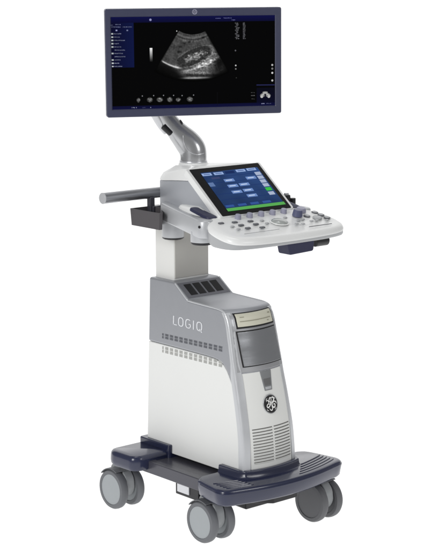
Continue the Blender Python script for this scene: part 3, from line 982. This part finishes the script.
# menu headings
for x, y, w, col in ((50, 147, 16, DIM), (82, 142, 40, DIM), (55, 160, 66, DIM), (135, 160, 66, DIM)):
    p = c7(x, y); scribble(p[0], p[1], w/7.417, .85, col)
for x, y in ((90, 185), (168, 185)):
    p = c7(x, y); mq(p[0]-.8, p[1]-.7, p[0]+.8, p[1]+.7, DIM if x > 100 else lin(150, 155, 195), 3)
rows = [(210, 50, 1), (234, 40, 1), (258, 78, 1), (282, 34, 1), (306, 48, 1), (330, 75, 0), (354, 60, 1), (378, 80, 0), (402, 45, 1), (426, 32, 1)]
for y, w, m_ in rows:
    p = c7(52, y)
    if m_: mq(p[0]-.1, p[1]-.75, p[0]+1.9, p[1]+.75, lin(170, 178, 180), 3)
    scribble(p[0]+2.8, p[1], w/7.417, .95, lin(120, 126, 150))
for y in (66, 67.5):
    pass
for (x, y, w) in ((113, 62.5, 4.5), (113, 65.6, 8)):
    mq(x-.9, y-.6, x+.6, y+.6, lin(200, 205, 210), 3); scribble(x+1.2, y, w, .9, lin(130, 136, 160))
# header emblem
def dot(px, py, r, col, layer=3, n=10, ry=None):
    c = mp(px, py, layer); k = aw/163.
    vs = [(c.x+r*k*math.cos(2*math.pi*i/n), c.z+(ry or r)*k*math.sin(2*math.pi*i/n)) for i in range(n)]
    for i in range(1, n-1, 2):
        if i+2 <= n:
            q = [vs[0], vs[i], vs[i+1], vs[(i+2) % n]]
            SS.quad([Vector((a, c.y, b)) for a, b in q], col)
p = c7(337, 108); dot(p[0], p[1], 1.2, lin(140, 142, 185))
# header text right
scribble(215, 18.2, 5, .7, lin(120, 124, 180)); scribble(223, 17.9, 8, .7, lin(120, 124, 180)); scribble(231, 19.8, 4, .7, lin(120, 124, 180))
# right readout columns
for i in range(14):
    y = 23+i*1.2
    scribble(235.5 if i % 3 else 234.5, y, 3+rng.uniform(-1, .8), .75, lin(125, 125, 130))
    scribble(242.5, y, 2+rng.uniform(-.6, .8), .75, lin(115, 115, 120))
dot(234.8, 50.5, .8, lin(90, 90, 95)); dot(235, 65.5, .8, lin(190, 190, 190)); dot(235, 69, .8, lin(120, 120, 120)); dot(235.5, 78, .5, lin(60, 60, 60))
# grey scale bar
for k in range(16):
    v = 235*(1-k/16)**.8; y0 = c7(0, 315)[1]+k*.85
    mq(149.3, y0, 151.9, y0+.9, lin(v, v, v), 3)
# thumbnails along the bottom
def thumb(px, py, w, h, kind):
    nx = ny = 12
    P = []; C = []
    for j in range(ny):
        for i in range(nx):
            a = i/(nx-1)*2-1; b = j/(ny-1)*2-1
            P.append(mp(px+a*w/2, py+b*h/2, 3))
            rr = math.hypot(a*1.05, b*1.1)
            k = max(0, 1-rr**4)*(.55+.45*noise.noise(Vector((px+a*2.4, py+b*2.4, kind))))*1.0
            if kind == 1: k *= 1 if a*.8 < -b*.6+.5 else .3
            C.append(lin(*(max(0, min(190, 190*k)),)*3))
    SS.grid(P, C, nx, ny)
for i, (x, y, w, h) in enumerate(((137.5, 99.6, 4.5, 5.6), (148.7, 99.3, 6.6, 6), (158.5, 99.2, 7, 6), (168.5, 99.3, 6.5, 6), (177, 99.6, 6, 5), (188.5, 99.2, 7, 6))):
    thumb(x, y, w, h, 1 if i in (0, 4) else 0)
    dot(x+3.8, y-4.2, .6, lin(130, 130, 135))
# lower right body mark
mq(256, 85.0, 274.6, 86.0, lin(38, 40, 84), 3)
band_uv(.80, .965, lin(6, 7, 22), lin(8, 9, 34), 1, .885, 1., 6)
for a in range(12, 168, 8):
    t = math.radians(a)
    for rr, v in ((4.4, 130), (3.4, 200), (2.6, 150)):
        k_ = -1 if True else 1
        x = 265+rr*math.cos(t)*1.1; y = 95.5+rr*math.sin(t)*k_*.62
        dot(x, y+(1.3 if abs(math.cos(t)) > .5 else 0), .75, lin(v, v, v), 3)
for a in (-1, 1):
    dot(265+a*3.6, 97.2, 1.5, lin(190, 190, 190)); dot(265+a*1.6, 96.5, 1., lin(120, 120, 120))
scribble(261, 104.4, 3.2, .9, lin(160, 165, 200)); scribble(266, 104.4, 5, .7, lin(90, 95, 130))
scribble(250.5, 93.2, 4, .5, lin(90, 90, 90)); scribble(250.5, 96.2, 4, .9, lin(130, 130, 130)); scribble(251, 99.6, 3, .6, lin(90, 90, 90))
for y, v in ((65.3, 175), (69, 120), (73.3, 200), (81, 185)): dot(272.2, y, 1.05, lin(v, v, v)); 
# footer marks
for x, w in ((130.5, 3.2), (135, 1), (149, 1.2), (141, 4)): scribble(x, 107., w, .9, lin(150, 155, 185) if w != 4 else lin(60, 62, 100))
mq(216, 92, 216.4, 106, lin(14, 14, 18), 2)
# the ultrasound image: an annular sector of speckle
zx = lambda x, y: (155+x/5.5625, 20+y/5.5625)
NX, NY = 230, 190
ax_, ay_ = 205., -67.
A0, A1 = -math.radians(31.5), math.radians(29.5)
P = []; C = []
def sm(a, b, x):
    t = max(0, min(1, (x-a)/(b-a))); return t*t*(3-2*t)
for j in range(NY):
    for i in range(NX):
        th = A0+(A1-A0)*i/(NX-1); rr = 146+(410-146)*j/(NY-1)
        x = ax_+rr*math.sin(th); y = ay_+rr*math.cos(th)
        P.append(mp(*zx(x, y), 2))
        q = Vector((x, y, 0))
        pol = Vector((th*60, rr*.10, 0))
        n1 = noise.noise(Vector((th*26, rr*.05, 1))); n2 = noise.noise(Vector((th*52, rr*.12, 5))); n3 = noise.noise(Vector((x*.03, y*.03, 9)))
        n4 = noise.noise(Vector((x*.09, y*.11, 3)))
        n5 = noise.noise(Vector((x*.05+y*.03, y*.13-x*.05, 31)))
        g = 68+18*n3+12*n1+10*n2+10*n4+12*n5
        dep = (rr-146)/264
        # near field bands
        g += 30*math.exp(-((dep-.075)/.022)**2)+24*math.exp(-((dep-.14)/.02)**2)*(.6+n1)
        g -= 22*math.exp(-((dep-.105)/.015)**2)
        g *= 1-.35*sm(.35, .0, dep)*0
        # bright texture right
        g += 50*sm(230, 300, x)*math.exp(-((y-200)/48)**2)*(.9+n2*.5+n4*.9)
        g += 60*math.exp(-(((x-250)/66)**2+((y-250)/30)**2))*(.8+.3*n2+.9*n4+.6*n5)
        g += 90*math.exp(-((v-1.45)/.16)**2)*sm(-.6, .3, u)*sm(1.7, 1.2, u)*(.85+.2*n2+.9*n4+.5*n5)
        # kidney
        dx, dy = x-214, y-202; ca, sa = math.cos(-.42), math.sin(-.42)
        u = (dx*ca+dy*sa)/104; v = (-dx*sa+dy*ca)/40
        e = u*u+v*v
        w = sm(1.25, .80, e+.25*n3+.2*n4)*.9
        wob = .8*noise.noise(Vector((x*.05, y*.05, 20)))+.5*noise.noise(Vector((x*.11, y*.11, 27)))
        core = sm(1.0, .25, (u/.80)**2+(v/.62)**2+wob)
        kid = 44+12*n2+16*n4+(core*(84+18*n2+70*n4+60*n5))
        g = g*(1-w)+kid*w
        g += 62*math.exp(-((e-1.24)/.12)**2)*(.35+.4*n2+.5*n4)*(.6+.4*sm(-60, 0, dy))
        # bright diaphragm line lower left
        rb = 330+18*math.sin((th+.5)*3.0)
        yl = 226+ (x-35)*.62-((x-35)**2)*.0022 if x > 30 else 226
        k = math.exp(-((y-yl)/ (5.5))**2)*sm(25, 45, x)*sm(150, 105, x)
        g += 165*k
        mk = sm(yl, yl+9, y)*sm(165, 85, x-.9*(y-285))
        g *= 1-mk*(.5+.3*sm(0, 40, y-yl))
        # lower structures
        y2 = 322-.0006*(x-225)**2*0+(-.01)*(x-225)
        g += 150*math.exp(-((y-y2)/4.6)**2)*sm(108, 175, x)*sm(330, 290, x)
        g += 50*math.exp(-((y-290-.05*(x-200))/9)**2)*sm(120, 170, x)*sm(320, 280, x)*(1+n2)
        if y > y2+7: g *= max(0, .38-(y-y2-7)/70)
        g -= 34*math.exp(-((y-306)/6)**2)*sm(150, 180, x)
        yb_ = 286-.20*(x-140)-.00135*max(0, x-190)**2
        g += 90*math.exp(-((y-yb_)/5.)**2)*sm(135, 175, x)*sm(345, 320, x)*(.8+.6*n4)
        # shadow at right
        g *= 1-.85*math.exp(-(((x-352)/30)**2+((y-235)/38)**2))
        # vessels
        for vx, vy, vr in ((158, 128, 7), (135, 148, 8), (128, 175, 6), (185, 120, 5), (265, 95, 6)):
            g -= 34*math.exp(-(((x-vx)/vr/1.5)**2+((y-vy)/vr)**2))
        # edges
        eg = min(1, (th-A0)/.03, (A1-th)/.05)
        g *= max(0, eg)**.6*(1-sm(.88, 1., dep))*(.86+.14*sm(0, .03, dep))
        g *= 1-.6*sm(.62, .95, dep)*sm(.18, .42, abs(th))
        g = max(0, min(245, g*1.0))
        C.append(lin(g, g, g))
SS.grid(P, C, NX, NY)
dot(*zx(118, 60), .6, lin(190, 190, 190), 4)
scr = SS.build('screen', mon)
# bezel badge
bm = bmesh.new()
bc = Vector((.000, 0, MH/2-.0118))
ang = [2*math.pi*k/28 for k in range(28)]
loft(bm, [[bc+Vector((r*math.cos(a), y, r*math.sin(a))) for a in ang] for r, y in ((.0078, .0004), (.0078, -.0006), (.0062, -.0006), (.0060, .0003))], cap0=False, cap1=False)
for pts in ([(-.0012, .0042), (-.0036, .003), (-.003, .0002), (.0, .0008), (-.0002, .0028)], [(-.0030, -.0004), (-.0044, -.0026), (-.002, -.0044), (.0002, -.0022)], [(.0006, .0040), (.0034, .0034), (.0022, .0006), (.0046, .0002)], [(.0018, -.0004), (.0010, -.0034), (.0036, -.0036), (.0046, -.0016)]):
    stroke(bm, [tuple(q) for q in catmull([Vector((a, b, 1)) for a, b in pts], 4)], .0011, lambda p, o: bc+Vector((p[0], -o, p[1])), .0006)
finish('badge', bm, 'knob', mon, local=True, smooth=False)

# ------------------------------------------------------------------ camera
cam = bpy.data.cameras.new('camera'); co_ = bpy.data.objects.new('camera', cam); COL.objects.link(co_)
phi, h, pitch, px, dist, f = .727, 1.732, .181, 33.868, 5., 1640.
Cp = Vector((-dist*math.sin(phi), -dist*math.cos(phi), h))
fw = Vector((math.sin(phi)*math.cos(pitch), math.cos(phi)*math.cos(pitch), -math.sin(pitch)))
co_.location = Cp; co_.rotation_euler = fw.to_track_quat('-Z', 'Y').to_euler()
cam.sensor_fit = 'VERTICAL'; cam.sensor_height = 36; cam.lens = f/550*36
cam.shift_x = -px/550
cam.clip_start = .1; cam.clip_end = 100
SC.camera = co_

# ------------------------------------------------------------------ light
w = bpy.data.worlds.new('World'); SC.world = w; w.use_nodes = True
bg = w.node_tree.nodes['Background']; bg.inputs['Color'].default_value = (1, 1, 1, 1); bg.inputs['Strength'].default_value = .26

def area(name, loc, target, sx, sy, power, col=(1, 1, 1)):
    l = bpy.data.lights.new(name, 'AREA'); l.shape = 'RECTANGLE'; l.size = sx; l.size_y = sy; l.energy = power; l.color = col
    o = bpy.data.objects.new(name, l); COL.objects.link(o); o.location = loc
    o.rotation_euler = (Vector(target)-Vector(loc)).to_track_quat('-Z', 'Y').to_euler(); return o
area('key_softbox', (-3.6, -.6, 2.3), (0, .1, .8), 1.4, 1.9, 76)
area('front_softbox', (.9, -3.6, 2.5), (0, .1, .8), 1.1, 1.5, 27)
area('top_softbox', (.3, .6, 3.6), (0, .1, .9), 1.4, 1.4, 22)

SC.view_settings.view_transform = 'Standard'; SC.view_settings.look = 'None'
SC.view_settings.exposure = 0; SC.view_settings.gamma = 1
